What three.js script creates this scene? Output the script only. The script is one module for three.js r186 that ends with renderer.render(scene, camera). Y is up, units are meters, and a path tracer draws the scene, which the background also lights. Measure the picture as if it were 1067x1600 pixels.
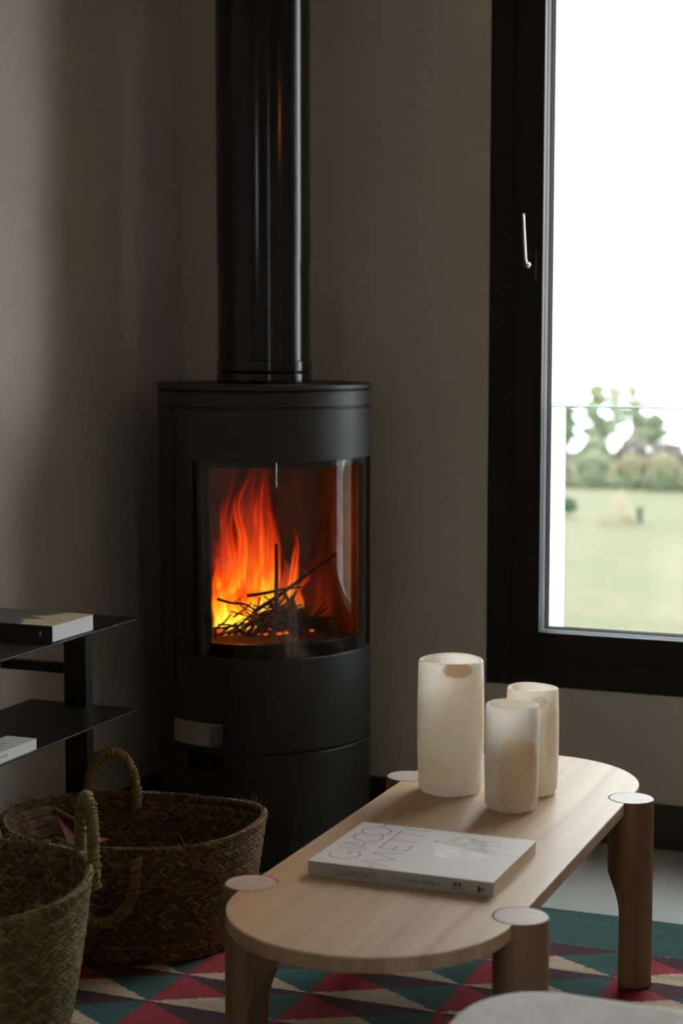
import * as THREE from 'three';
import { mergeGeometries, mergeVertices, toCreasedNormals } from 'three/addons/utils/BufferGeometryUtils.js';
import { RoundedBoxGeometry } from 'three/addons/geometries/RoundedBoxGeometry.js';
import { Brush, Evaluator, SUBTRACTION } from 'three-bvh-csg';

// ---------------------------------------------------------------- camera, sky, exposure
const scene = new THREE.Scene();
const camera = new THREE.PerspectiveCamera(32.22, 1067 / 1600, 0.05, 400);
camera.position.set(2.09, 1.25, 4.2);
camera.rotation.order = 'YXZ';
camera.rotation.set(-Math.atan(280 / 2770), THREE.MathUtils.degToRad(22), 0);
camera.focus = 3.45;
camera.userData.fStop = 3.4;
camera.updateMatrixWorld();
scene.add(camera);

const renderer = new THREE.WebGLRenderer({ antialias: true });
renderer.toneMapping = THREE.LinearToneMapping;
renderer.toneMappingExposure = 1.0;
renderer.shadowMap.enabled = true;

{ // overcast sky: the usual a brighter zenith, mist at and below the horizon
  const w = 64, h = 32, d = new Float32Array(w * h * 4);
  for (let j = 0; j < h; j++) {
    const el = ((j + 0.5) / h - 0.5) * Math.PI, s = Math.max(0, Math.sin(el));
    const L = 9.4 + 3.6 * s;
    for (let i = 0; i < w; i++) d.set([L * 0.97, L, L * 1.035, 1], (j * w + i) * 4);
  }
  const t = new THREE.DataTexture(d, w, h, THREE.RGBAFormat, THREE.FloatType);
  t.mapping = THREE.EquirectangularReflectionMapping; t.magFilter = THREE.LinearFilter; t.needsUpdate = true;
  scene.background = t;
}

// ---------------------------------------------------------------- helpers
const V = (x, y, z) => new THREE.Vector3(x, y, z);
const rad = THREE.MathUtils.degToRad;
function mulberry(a) { return () => { a |= 0; a = a + 0x6D2B79F5 | 0; let t = Math.imul(a ^ a >>> 15, 1 | a); t = t + Math.imul(t ^ t >>> 7, 61 | t) ^ t; return ((t ^ t >>> 14) >>> 0) / 4294967296; }; }
function hash(x, y, s) { let h = Math.imul(x, 374761393) + Math.imul(y, 668265263) + Math.imul(s, 2147483647 ^ 0x5bd1e995); h = Math.imul(h ^ h >>> 13, 1274126177); return ((h ^ h >>> 16) >>> 0) / 4294967296; }
function noise(x, y, s, px = 1e9, py = 1e9) { // value noise with periods
  const xi = Math.floor(x), yi = Math.floor(y), fx = x - xi, fy = y - yi, u = fx * fx * (3 - 2 * fx), v = fy * fy * (3 - 2 * fy);
  const m = (a, p) => ((a % p) + p) % p;
  const a = hash(m(xi, px), m(yi, py), s), b = hash(m(xi + 1, px), m(yi, py), s), c = hash(m(xi, px), m(yi + 1, py), s), d = hash(m(xi + 1, px), m(yi + 1, py), s);
  return a + (b - a) * u + (c - a) * v + (a - b - c + d) * u * v;
}
function fbm(x, y, s, o = 4, px = 1e9, py = 1e9) { let r = 0, a = 0.5, f = 1; for (let k = 0; k < o; k++) { r += a * noise(x * f, y * f, s + k * 17, px * f, py * f); a *= 0.5; f *= 2; } return r / (1 - Math.pow(0.5, o)); }
function tex(w, h, fn, srgb = true, repeat = true) { // fn(u, v) -> [r, g, b] in 0..255
  const d = new Uint8Array(w * h * 4);
  for (let j = 0; j < h; j++) for (let i = 0; i < w; i++) { const c = fn(i / w, j / h), o = (j * w + i) * 4; d[o] = c[0]; d[o + 1] = c[1] ?? c[0]; d[o + 2] = c[2] ?? c[0]; d[o + 3] = 255; }
  const t = new THREE.DataTexture(d, w, h);
  t.magFilter = THREE.LinearFilter; t.minFilter = THREE.LinearMipmapLinearFilter; t.generateMipmaps = true;
  if (repeat) t.wrapS = t.wrapT = THREE.RepeatWrapping;
  if (srgb) t.colorSpace = THREE.SRGBColorSpace;
  t.needsUpdate = true;
  return t;
}
const mixc = (a, b, t) => a.map((x, k) => x + (b[k] - x) * t);
const cl = (x, a = 0, b = 1) => Math.min(b, Math.max(a, x));
const std = (o) => new THREE.MeshPhysicalMaterial(o);
const taken = {};
function numbered(n) { const k = taken[n] = (taken[n] ?? -1) + 1; return k ? n + '_' + String(k).padStart(3, '0') : n; }
function shade(o) { o.traverse((c) => { if (c.isMesh) { c.castShadow = true; c.receiveShadow = true; } }); }
function thing(name, label, category, pos = [0, 0, 0], turn = 0, group) {
  const o = new THREE.Group(); o.name = numbered(name); o.position.set(...pos); o.rotation.y = turn;
  o.userData = { label, category }; if (group) o.userData.group = group;
  scene.add(o); return o;
}
function part(name, geo, mat, parent, label) {
  const g = Array.isArray(geo) ? merge(geo) : geo;
  const o = new THREE.Mesh(g, mat); o.name = name; o.castShadow = o.receiveShadow = true;
  if (label) o.userData.label = label;
  parent.add(o); return o;
}
function solo(name, geo, mat, label, category, group) {
  const g = Array.isArray(geo) ? merge(geo) : geo;
  const o = new THREE.Mesh(g, mat); o.name = numbered(name); o.castShadow = o.receiveShadow = true;
  o.userData = { label, category }; if (group) o.userData.group = group;
  scene.add(o); return o;
}
function struct(name, label, category) { const o = new THREE.Group(); o.name = name; o.userData = { kind: 'structure', label, category }; scene.add(o); return o; }
function structMesh(name, geo, mat, label, category) { const o = solo(name, geo, mat, label, category); o.userData.kind = 'structure'; return o; }
function merge(list) { return mergeGeometries(list.map((g) => { const c = g.index ? g.toNonIndexed() : g.clone(); for (const k of Object.keys(c.attributes)) if (!['position', 'normal', 'uv'].includes(k)) c.deleteAttribute(k); return c; })); }
function box(x0, x1, y0, y1, z0, z1) { // a box with uv in metres
  const g = new THREE.BoxGeometry(x1 - x0, y1 - y0, z1 - z0); g.translate((x0 + x1) / 2, (y0 + y1) / 2, (z0 + z1) / 2);
  const p = g.attributes.position, n = g.attributes.normal, uv = g.attributes.uv;
  for (let i = 0; i < p.count; i++) {
    const ax = Math.abs(n.getX(i)), ay = Math.abs(n.getY(i));
    if (ax > 0.5) uv.setXY(i, p.getZ(i), p.getY(i)); else if (ay > 0.5) uv.setXY(i, p.getX(i), p.getZ(i)); else uv.setXY(i, p.getX(i), p.getY(i));
  }
  return g;
}
function rbox(x0, x1, y0, y1, z0, z1, r = 0.003, seg = 2) { const g = new RoundedBoxGeometry(x1 - x0, y1 - y0, z1 - z0, seg, r); g.translate((x0 + x1) / 2, (y0 + y1) / 2, (z0 + z1) / 2); return g; }
function frameGeo(x0, x1, y0, y1, t, z0, z1, b = 0.0) { // a rectangular frame, t wide inwards
  const s = new THREE.Shape([[x0, y0], [x1, y0], [x1, y1], [x0, y1]].map(([x, y]) => new THREE.Vector2(x, y)));
  s.holes.push(new THREE.Path([[x0 + t, y0 + t], [x0 + t, y1 - t], [x1 - t, y1 - t], [x1 - t, y0 + t]].map(([x, y]) => new THREE.Vector2(x, y))));
  const g = new THREE.ExtrudeGeometry(s, { depth: z1 - z0 - 2 * b, bevelEnabled: b > 0, bevelSize: b, bevelThickness: b, bevelOffset: -b, bevelSegments: 2 });
  g.translate(0, 0, z0 + b); return g;
}
function holedWall(x0, x1, y0, y1, holes, z0, z1) {
  const s = new THREE.Shape([[x0, y0], [x1, y0], [x1, y1], [x0, y1]].map(([x, y]) => new THREE.Vector2(x, y)));
  for (const [a, b, c, d] of holes) s.holes.push(new THREE.Path([[a, c], [a, d], [b, d], [b, c]].map(([x, y]) => new THREE.Vector2(x, y))));
  const g = new THREE.ExtrudeGeometry(s, { depth: z1 - z0, bevelEnabled: false }); g.translate(0, 0, z0); return g;
}
function tube(pts, r, seg = 8, n = 24, taper) {
  const c = new THREE.CatmullRomCurve3(pts), g = new THREE.TubeGeometry(c, n, r, seg, false);
  if (taper) { const p = g.attributes.position, q = V(0, 0, 0); for (let i = 0; i <= n; i++) { const m = c.getPointAt(i / n), k = taper(i / n); for (let j = 0; j <= seg; j++) { const id = i * (seg + 1) + j; q.fromBufferAttribute(p, id).sub(m).multiplyScalar(k).add(m); p.setXYZ(id, q.x, q.y, q.z); } } }
  return g;
}
function lathe(profile, n = 96) { return new THREE.LatheGeometry(profile.map(([r, y]) => new THREE.Vector2(r, y)), n); }
// a curved plate: radii r0..r1, azimuth a0..a1 in degrees (0 = +z, towards +x), height y0..y1
function arcPanel(r0, r1, a0, a1, y0, y1, step = 3, bev = 0.0015) {
  const n = Math.max(2, Math.ceil((a1 - a0) / step)), pos = [], idx = [], full = a1 - a0 >= 359.9;
  const prof = [[r0, y0], [r1 - bev, y0], [r1, y0 + bev], [r1, y1 - bev], [r1 - bev, y1], [r0, y1]];
  for (let i = 0; i <= n; i++) { const a = rad(a0 + (a1 - a0) * i / n); for (const [r, y] of prof) pos.push(r * Math.sin(a), y, r * Math.cos(a)); }
  const m = prof.length;
  for (let i = 0; i < n; i++) for (let k = 0; k < m; k++) { const a = i * m + k, b = i * m + (k + 1) % m, c = a + m, d = b + m; idx.push(a, c, b, b, c, d); }
  if (!full) for (let k = 1; k < m - 1; k++) { idx.push(0, k, k + 1); idx.push(n * m, n * m + k + 1, n * m + k); }
  let g = new THREE.BufferGeometry(); g.setAttribute('position', new THREE.Float32BufferAttribute(pos, 3)); g.setIndex(idx);
  // face outwards
  const p = g.attributes.position; const A = V().fromBufferAttribute(p, 2), B = V().fromBufferAttribute(p, 2 + m), C = V().fromBufferAttribute(p, 3);
  const nn = B.clone().sub(A).cross(C.clone().sub(A)); if (nn.x * A.x + nn.z * A.z < 0) { const ix = g.index.array; for (let i = 0; i < ix.length; i += 3) { const t = ix[i + 1]; ix[i + 1] = ix[i + 2]; ix[i + 2] = t; } }
  g = toCreasedNormals(g, 0.5);
  const uv = []; const q = g.attributes.position; for (let i = 0; i < q.count; i++) uv.push(Math.atan2(q.getX(i), q.getZ(i)) * r1, q.getY(i)); g.setAttribute('uv', new THREE.Float32BufferAttribute(uv, 2));
  return g;
}

// ---------------------------------------------------------------- materials
const M = {};
{
  const plasterBump = tex(512, 512, (u, v) => { const n = fbm(u * 64, v * 64, 5, 3, 64, 64) * 0.6 + fbm(u * 8, v * 8, 9, 3, 8, 8) * 0.4; return [n * 255]; }, false);
  const plasterMap = tex(512, 512, (u, v) => { const n = fbm(u * 6, v * 6, 21, 5, 6, 6), m = fbm(u * 90, v * 90, 31, 2, 90, 90); const k = 0.965 + 0.05 * n + 0.02 * (m - 0.5); return [203 * k, 196 * k, 183 * k]; });
  M.wall = std({ map: plasterMap, bumpMap: plasterBump, bumpScale: 0.0006, roughness: 0.9 });
  M.ceiling = std({ color: 0xd9d4cb, roughness: 0.95 });
  const stucco = tex(256, 256, (u, v) => [fbm(u * 40, v * 40, 3, 3, 40, 40) * 255], false);
  M.stucco = std({ color: 0xeceeec, roughness: 0.9, bumpMap: stucco, bumpScale: 0.001 });
  const floorMap = tex(1024, 1024, (u, v) => { const n = fbm(u * 5, v * 5, 41, 5, 5, 5), m = fbm(u * 60, v * 20, 43, 3, 60, 20), s = noise(u * 300, v * 300, 47, 300, 300); const k = 0.93 + 0.11 * (n - 0.5) + 0.05 * (m - 0.5) + 0.03 * (s - 0.5); return [184 * k, 184 * k, 178 * k]; });
  floorMap.repeat.set(0.6, 0.6);
  M.floor = std({ map: floorMap, roughness: 0.55 });
  M.skirting = std({ color: 0x3a332c, roughness: 0.6 });
  M.frame = std({ color: 0x1d1c1a, roughness: 0.55, specularIntensity: 0.6 });
  M.gasket = std({ color: 0x0c0e0f, roughness: 0.95, specularIntensity: 0.2 });
  M.spacer = std({ color: 0x505357, roughness: 0.8, specularIntensity: 0.4 });
  M.glass = std({ color: 0xffffff, transmission: 1, thickness: 0, roughness: 0, ior: 1.5 });
  M.railGlass = std({ color: 0xd6dedd, transmission: 1, thickness: 0, roughness: 0, ior: 1.5 });
  M.railEdge = std({ color: 0xcfe6de, roughness: 1, transmission: 0.14, thickness: 0 });
  M.steel = std({ color: 0xc2bcae, metalness: 1, roughness: 0.28 });
  M.chrome = std({ color: 0xc9c6bd, metalness: 1, roughness: 0.2 });
}

// ---------------------------------------------------------------- the room
const LX = -0.058, RX = 3.4, RZ = 5.8, RY = 2.6;
structMesh('floor', box(LX - 0.12, RX + 0.12, -0.12, 0, -0.38, RZ + 0.12), M.floor, 'pale grey smooth floor beside the patterned rug', 'floor');
structMesh('ceiling', box(LX - 0.12, RX + 0.12, RY, RY + 0.15, -0.38, RZ + 0.12), M.ceiling, 'plain white ceiling above the stove pipe', 'ceiling');
structMesh('wall_left', box(LX - 0.12, LX, 0, RY, -0.38, RZ + 0.12), M.wall, 'taupe plaster wall behind the black shelf', 'wall');
const WB = struct('wall_back', 'taupe plaster wall with the dark framed window', 'wall');
part('inner_plaster', holedWall(LX, RX, 0, RY, [[0.785, 1.99, 0.378, 2.45]], -0.06, 0), M.wall, WB);
part('outer_stucco', holedWall(LX, RX + 0.12, 0, RY, [[0.88, 1.895, 0.41, 2.36]], -0.38, -0.06), M.stucco, WB, 'white stucco outer wall and window reveal');
const WR = struct('wall_right', 'taupe plaster side wall opposite the shelf', 'wall');
{ const g = holedWall(-(RZ + 0.12), 0, 0, RY, [[-4.62, -4.34, 0.42, 2.4]], 0, 0.12); g.rotateY(Math.PI / 2); g.translate(RX, 0, 0); part('plaster', g, M.wall, WR); }
const WF = struct('wall_front', 'taupe plaster wall across from the window', 'wall');
part('plaster', holedWall(LX, RX, 0, RY, [[1.06, 1.32, 1.7, 2.3]], RZ, RZ + 0.12), M.wall, WF);
structMesh('baseboard_back', rbox(LX + 0.012, RX, 0, 0.11, 0, 0.012), M.skirting, 'dark baseboard along the wall under the window', 'baseboard');
structMesh('baseboard_left', rbox(LX, LX + 0.012, 0, 0.11, 0.0, RZ), M.skirting, 'dark baseboard along the wall behind the shelf', 'baseboard');

// main window
{
  const W = struct('window_1', 'tall window with dark frame looking out on the meadow', 'window');
  part('fixed_frame', frameGeo(0.785, 1.99, 0.378, 2.45, 0.072, -0.075, 0.004, 0.002), M.frame, W);
  part('sash', frameGeo(0.849, 1.926, 0.442, 2.386, 0.0735, -0.075, 0.012, 0.003), M.frame, W);
  part('spacer', frameGeo(0.919, 1.856, 0.512, 2.316, 0.0048, -0.036, -0.008), M.spacer, W, 'light grey spacer bar around the panes');
  part('gasket', frameGeo(0.919, 1.856, 0.512, 2.316, 0.0066, -0.075, -0.039), M.gasket, W);
  for (const z of [-0.006, -0.0375]) { const g = new THREE.PlaneGeometry(0.94, 1.81); g.translate(1.3875, 1.414, z); part('glass_pane', g, M.glass, W); }
  const h = new THREE.Group(); h.name = 'handle'; W.add(h);
  part('rosette', rbox(0.878, 0.908, 1.372, 1.452, 0.012, 0.022, 0.003), M.frame, h);
  part('lever', [tube([V(0.893, 1.413, 0.02), V(0.893, 1.413, 0.05), V(0.892, 1.42, 0.056), V(0.889, 1.47, 0.058), V(0.885, 1.533, 0.058)], 0.0034, 10, 40), new THREE.SphereGeometry(0.009, 16, 10).translate(0.893, 1.412, 0.047)], M.chrome, h, 'chrome window lever');
  const sill = rbox(0.8805, 1.8945, -0.09, 0.0, -0.36, 0.0, 0.004); sill.rotateX(-rad(11.5)); sill.translate(0, 0.5045, -0.077);
  structMesh('window_sill_1', sill, M.stucco, 'white outer sill below the window glass', 'window sill');
}
// two more openings that the pipe and the stove glass mirror
{
  const W = struct('window_2', 'narrow tall window in the side wall', 'window');
  const f = frameGeo(-4.62, -4.34, 0.42, 2.4, 0.05, -0.03, 0.03, 0.002); f.rotateY(Math.PI / 2); f.translate(RX + 0.05, 0, 0); part('fixed_frame', f, M.frame, W);
  const g = new THREE.PlaneGeometry(0.2, 1.9); g.rotateY(-Math.PI / 2); g.translate(RX + 0.05, 1.41, 4.48); part('glass_pane', g, M.glass, W);
  const W3 = struct('window_3', 'small high window in the wall across from the meadow window', 'window');
  part('fixed_frame', frameGeo(1.06, 1.32, 1.7, 2.3, 0.04, RZ + 0.02, RZ + 0.08, 0.002), M.frame, W3);
  const g3 = new THREE.PlaneGeometry(0.2, 0.54); g3.rotateY(Math.PI); g3.translate(1.19, 2.0, RZ + 0.05); part('glass_pane', g3, M.glass, W3);
}
// glass guard rail outside
{
  const t = thing('glass_railing', 'clear glass guard pane with pale top edge outside the window', 'railing');
  const g = new THREE.PlaneGeometry(1.013, 0.572); g.translate(1.3875, 0.78, -0.131); part('glass_pane', g, M.railGlass, t);
  part('top_edge', rbox(0.881, 1.894, 1.064, 1.069, -0.137, -0.125, 0.001), M.railEdge, t, 'pale polished glass edge');
}

// ---------------------------------------------------------------- the stove
const STX = 0.326, STZ = 0.327;
M.stove = std({ color: 0x1f1f1e, roughness: 0.5 });
M.enamel = std({ color: 0x141413, roughness: 0.15, specularIntensity: 0.8 });
M.stoveGlass = std({ color: 0xd8cfc4, transmission: 1, thickness: 0, roughness: 0, ior: 1.55 });
M.border = std({ color: 0x080808, roughness: 0.35 });
{
  const brick = tex(256, 256, (u, v) => { const n = fbm(u * 12, v * 12, 61, 4, 12, 12), m = fbm(u * 3, v * 3, 65, 3, 3, 3); const k = 0.55 + 0.5 * n * m + 0.2 * m; return [104 * k, 82 * k, 64 * k]; });
  brick.repeat.set(3, 3);
  M.firebrick = std({ map: brick, roughness: 0.95 });
}
const stove = thing('wood_stove', 'tall round black wood stove with curved glass door, burning in the corner', 'stove', [STX, 0, STZ], Math.PI / 4);
{
  const R = 0.2535;
  part('top_plate', lathe([[0, 1.118], [0.251, 1.118], [0.2555, 1.1195], [0.2565, 1.122], [0.2565, 1.127], [0.2555, 1.1305], [0.25, 1.131], [0, 1.131]], 120), M.stove, stove);
  part('upper_band', [arcPanel(0.235, R, 0, 360, 1.081, 1.116), arcPanel(0.2, 0.246, 0, 360, 1.07, 1.12)], M.stove, stove);
  part('rear_shell', [arcPanel(0.235, R, 77.5, 282.5, 0.0, 1.0785), arcPanel(0.225, 0.24, 74, 286, 0.28, 1.075)], M.stove, stove);
  part('lower_body', [arcPanel(0.235, R, -67, -43, 0.0, 0.238), arcPanel(0.235, R, -77, -67, 0.0, 0.283), arcPanel(0.235, R, -43, 77, 0.0, 0.283), arcPanel(0.2, 0.224, -77, 77, 0.2, 0.29), arcPanel(0.02, 0.246, 0, 360, 0.276, 0.292)], M.stove, stove);
  const lever = part('air_lever', rbox(-0.02, 0.02, 0.252, 0.262, 0.22, 0.245), M.stove, stove); lever.rotation.y = rad(-55);
  const door = part('door', [arcPanel(0.238, 0.2545, -76.5, 76.5, 0.958, 1.0755), arcPanel(0.238, 0.2545, -76.5, 76.5, 0.289, 0.5055), arcPanel(0.238, 0.2545, -76.5, -61.5, 0.5055, 0.958), arcPanel(0.238, 0.2545, 61.5, 76.5, 0.5055, 0.958)], M.stove, stove);
  const gl = new THREE.CylinderGeometry(0.2475, 0.2475, 0.456, 60, 1, true, rad(-62.5), rad(125)); gl.translate(0, 0.732, 0);
  part('glass', gl, M.stoveGlass, door);
  part('glass_border', [arcPanel(0.2425, 0.2455, -62.5, -51.5, 0.5055, 0.958), arcPanel(0.2425, 0.2455, 51.5, 62.5, 0.5055, 0.958), arcPanel(0.2425, 0.2455, -62.5, 62.5, 0.944, 0.959), arcPanel(0.2425, 0.2455, -62.5, 62.5, 0.505, 0.539)], M.border, door, 'black printed border of the stove glass');
  part('handle', [arcPanel(0.258, 0.2625, -75.5, -43, 0.297, 0.352, 2, 0.001), arcPanel(0.25, 0.26, -74, -71, 0.31, 0.34), arcPanel(0.25, 0.26, -47, -44, 0.31, 0.34)], M.steel, door, 'brushed steel door handle plate');
  part('ash_bed', box(-0.185, 0.185, 0.5, 0.526, -0.14, 0.15), std({ color: 0x2c2926, roughness: 1 }), stove, 'dark ash on the stove floor');
  part('firebox_lining', [box(-0.185, 0.185, 0.52, 0.97, -0.16, -0.14), box(-0.205, -0.185, 0.5, 0.97, -0.16, 0.14), box(0.185, 0.205, 0.5, 0.97, -0.16, 0.14), box(-0.2, 0.2, 0.955, 0.975, -0.16, 0.15)], M.firebrick, stove, 'pale fireproof lining panels, glowing in the firelight');
}
{
  const t = thing('stove_pipe', 'glossy black flue pipe rising from the round stove', 'stove pipe', [STX, 1.131, STZ]);
  part('pipe', lathe([[0.1105, 0.05], [0.1105, 0.283], [0.1118, 0.2845], [0.1118, 1.47]], 128), M.enamel, t);
  part('collar', lathe([[0.1, 0.0], [0.1125, 0.0], [0.1135, 0.002], [0.1135, 0.022], [0.1125, 0.0245], [0.108, 0.0255], [0.108, 0.027], [0.1125, 0.028], [0.1135, 0.03], [0.1135, 0.051], [0.1125, 0.053], [0.109, 0.055], [0.1, 0.055]], 128), M.enamel, t);
}

// firewood in the stove
M.twig = std({ color: 0x2b1d14, roughness: 0.9 });
// stations across the fire chamber, 1.5 mm apart, 413.5 in the middle; d forwards
const toStove = (u, d, y) => { const L = (u - 413.5) * 0.001516, x = L * 0.937 + d * -0.35, z = L * 0.35 + d * 0.937; return V(x, y, z); };
const stoveWorld = (p) => p.clone().applyAxisAngle(V(0, 1, 0), Math.PI / 4).add(V(STX, 0, STZ));
{
  const r = mulberry(71);
  const stick = (a, b, rr, label, bend = 0.008) => {
    const m1 = a.clone().lerp(b, 0.33).add(V((r() - 0.5) * bend * 2, (r() - 0.5) * bend * 2, (r() - 0.5) * bend * 2)), m2 = a.clone().lerp(b, 0.68).add(V((r() - 0.5) * bend * 2, (r() - 0.5) * bend * 2, (r() - 0.5) * bend * 2));
    solo('firewood_twig', tube([a, m1, m2, b].map(stoveWorld), rr, 7, 14, (t) => 1 - 0.35 * t), M.twig, label ?? 'thin charred twig in the burning heap inside the stove', 'twig', label ? undefined : 'twigs burning in the stove');
  };
  stick(toStove(395, 0.05, 0.585), toStove(526, 0.03, 0.722), 0.0055, 'long thick twig slanting up out of the burning heap in the stove', 0.003);
  stick(toStove(432, 0.03, 0.53), toStove(431, 0.02, 0.745), 0.0062, 'upright charred twig standing among the flames in the stove', 0.003);
  stick(toStove(338, 0.04, 0.615), toStove(400, 0.07, 0.59), 0.004);
  stick(toStove(385, 0.06, 0.625), toStove(470, 0.02, 0.64), 0.0045);
  for (let k = 0; k < 70; k++) {
    const cx = (k < 40 ? 372 + r() * 125 : 345 + r() * 90), len = 45 + r() * 60, up = r(), ang = (r() - 0.5) * 2.4, d = -0.05 + r() * 0.13;
    const y = 0.532 + (k < 40 ? 0.075 * up * (1 - Math.abs(cx - 430) / 90) : 0.08 * up * (0.35 + 0.65 * (cx - 345) / 90));
    const a = toStove(cl(cx - len / 2 * Math.cos(ang), 332, 540), d - 0.03 * (r() - 0.3), Math.max(0.53, y - len / 2 * Math.sin(ang) * 0.0013));
    const b = toStove(cl(cx + len / 2 * Math.cos(ang), 332, 530), d + 0.04 * (r() - 0.5), Math.max(0.53, y + len / 2 * Math.sin(ang) * 0.0013));
    stick(a, b, k < 40 ? 0.0026 + r() * 0.0026 : 0.0018 + r() * 0.0016);
  }
}
// the fire
{
  const fire = thing('fire', 'bright orange and yellow flames burning behind the stove glass', 'fire', [STX, 0, STZ], Math.PI / 4);
  const alpha = (seed, p, sharp) => tex(96, 192, (u, v) => {
    const wob = 0.22 * (fbm(v * 4, seed, seed, 3) - 0.5), e = Math.pow(Math.max(0, 1 - Math.pow(Math.abs(2 * u - 1), 1.7)), 1.2);
    const s = Math.pow(cl(fbm((u + wob) * 4.5, v * 2.2, seed + 3, 4) * 1.5), sharp) * 1.5;
    const f = Math.min(1, v * 9 + 0.1) * Math.pow(1 - v, p);
    return [cl(e * s * f) * 255];
  }, false, false);
  const glow = (seed, stops) => tex(96, 192, (u, v) => {
    const c = 1 - Math.pow(Math.abs(2 * u - 1), 2), n = fbm(u * 7, v * 4, seed, 3) - 0.5;
    const t = cl(v * 1.12 - 0.22 * c + 0.2 + 0.55 * n);
    const k = t * (stops.length - 1), i = Math.min(stops.length - 2, Math.floor(k));
    return mixc(stops[i], stops[i + 1], k - i);
  }, true, false);
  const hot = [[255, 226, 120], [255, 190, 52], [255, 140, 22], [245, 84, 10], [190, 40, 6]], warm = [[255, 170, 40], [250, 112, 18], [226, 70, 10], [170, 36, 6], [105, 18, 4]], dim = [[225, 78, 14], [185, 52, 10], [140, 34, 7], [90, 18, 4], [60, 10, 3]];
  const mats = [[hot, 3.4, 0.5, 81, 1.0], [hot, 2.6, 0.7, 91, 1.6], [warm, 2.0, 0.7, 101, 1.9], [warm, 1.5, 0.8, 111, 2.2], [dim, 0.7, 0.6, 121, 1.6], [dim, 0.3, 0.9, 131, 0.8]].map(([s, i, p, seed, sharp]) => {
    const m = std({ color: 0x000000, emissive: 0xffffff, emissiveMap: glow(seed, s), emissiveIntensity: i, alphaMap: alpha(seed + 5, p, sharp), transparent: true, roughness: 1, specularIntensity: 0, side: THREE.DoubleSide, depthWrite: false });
    m.name = 'flame_glow'; return m;
  });
  const flame_glow = (u0, d, y0, y1, w, thick, lean, mat, seed) => {
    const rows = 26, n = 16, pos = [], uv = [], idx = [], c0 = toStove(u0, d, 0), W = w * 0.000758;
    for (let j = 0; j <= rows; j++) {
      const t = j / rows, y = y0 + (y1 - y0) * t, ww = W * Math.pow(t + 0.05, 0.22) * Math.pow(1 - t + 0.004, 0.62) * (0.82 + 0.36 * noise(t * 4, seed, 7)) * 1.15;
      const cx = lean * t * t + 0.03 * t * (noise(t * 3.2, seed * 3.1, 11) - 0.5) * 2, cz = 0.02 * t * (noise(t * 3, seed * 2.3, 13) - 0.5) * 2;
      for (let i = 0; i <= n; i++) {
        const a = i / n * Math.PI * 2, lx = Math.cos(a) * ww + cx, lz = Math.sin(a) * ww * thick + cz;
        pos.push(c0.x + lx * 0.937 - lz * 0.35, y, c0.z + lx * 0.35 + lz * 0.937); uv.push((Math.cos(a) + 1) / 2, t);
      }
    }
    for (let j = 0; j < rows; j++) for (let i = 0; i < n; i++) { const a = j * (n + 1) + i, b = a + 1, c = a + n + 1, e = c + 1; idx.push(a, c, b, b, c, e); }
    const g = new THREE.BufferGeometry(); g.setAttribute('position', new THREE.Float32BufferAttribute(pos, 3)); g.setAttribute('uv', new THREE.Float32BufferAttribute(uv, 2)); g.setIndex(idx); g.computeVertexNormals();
    part('flame_glow', g, mats[mat], fire);
  };
  [ // station, depth, foot, tip, width, thickness, lean, material
    [350, -0.01, 0.53, 0.67, 58, 0.5, 0.0, 0], [384, -0.03, 0.53, 0.655, 66, 0.5, 0.0, 0], [362, -0.03, 0.53, 0.745, 38, 0.5, 0.006, 1], [342, -0.02, 0.54, 0.72, 30, 0.5, 0.004, 1], [408, -0.03, 0.57, 0.71, 40, 0.5, 0.004, 1], [424, -0.04, 0.57, 0.73, 30, 0.5, 0.0, 1],
    [347, -0.04, 0.58, 0.82, 30, 0.5, 0.006, 2], [361, -0.03, 0.6, 0.87, 26, 0.5, 0.012, 2], [375, -0.045, 0.62, 0.95, 30, 0.5, 0.014, 2], [392, -0.03, 0.6, 0.84, 30, 0.5, 0.006, 2], [404, -0.05, 0.62, 0.95, 34, 0.5, 0.024, 2], [419, -0.035, 0.6, 0.88, 28, 0.5, 0.002, 2], [429, -0.05, 0.6, 0.82, 22, 0.5, -0.004, 2], [442, -0.03, 0.58, 0.73, 22, 0.5, 0.0, 3], [455, -0.04, 0.6, 0.8, 22, 0.5, 0.012, 2], [470, -0.03, 0.58, 0.7, 22, 0.5, 0.004, 3],
    [383, -0.075, 0.6, 0.95, 60, 0.3, 0.012, 3], [418, -0.08, 0.6, 0.955, 56, 0.3, 0.0, 3], [400, -0.095, 0.58, 0.955, 120, 0.25, 0.01, 4], [350, -0.07, 0.6, 0.9, 60, 0.3, 0.01, 4], [506, -0.09, 0.54, 0.87, 84, 0.3, 0.008, 5], [352, -0.05, 0.6, 0.92, 34, 0.5, 0.012, 3], [338, -0.03, 0.56, 0.78, 24, 0.5, 0.004, 2], [366, -0.015, 0.53, 0.64, 70, 0.5, 0, 0],  // faintest body, far right, is an added glow for the firelit back lining
  ].forEach((f, k) => flame_glow(...f, k * 1.7 + 0.3));
  const em = std({ color: 0x1a0d08, emissive: 0xff6a18, emissiveIntensity: 1.1, roughness: 1 });
  const r = mulberry(5), es = [];
  for (let k = 0; k < 34; k++) { const g = new THREE.IcosahedronGeometry(0.0022 + r() * 0.0036, 0).scale(1 + r(), 0.7, 1); const p = toStove(338 + r() * 70 + (r() < 0.25 ? r() * 110 : 0), -0.1 + r() * 0.19, 0.529 + r() * 0.012); g.translate(p.x, p.y, p.z); es.push(g); }
  const e = part('embers', es, em, fire, 'small glowing embers'); e.userData.kind = 'stuff';
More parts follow.
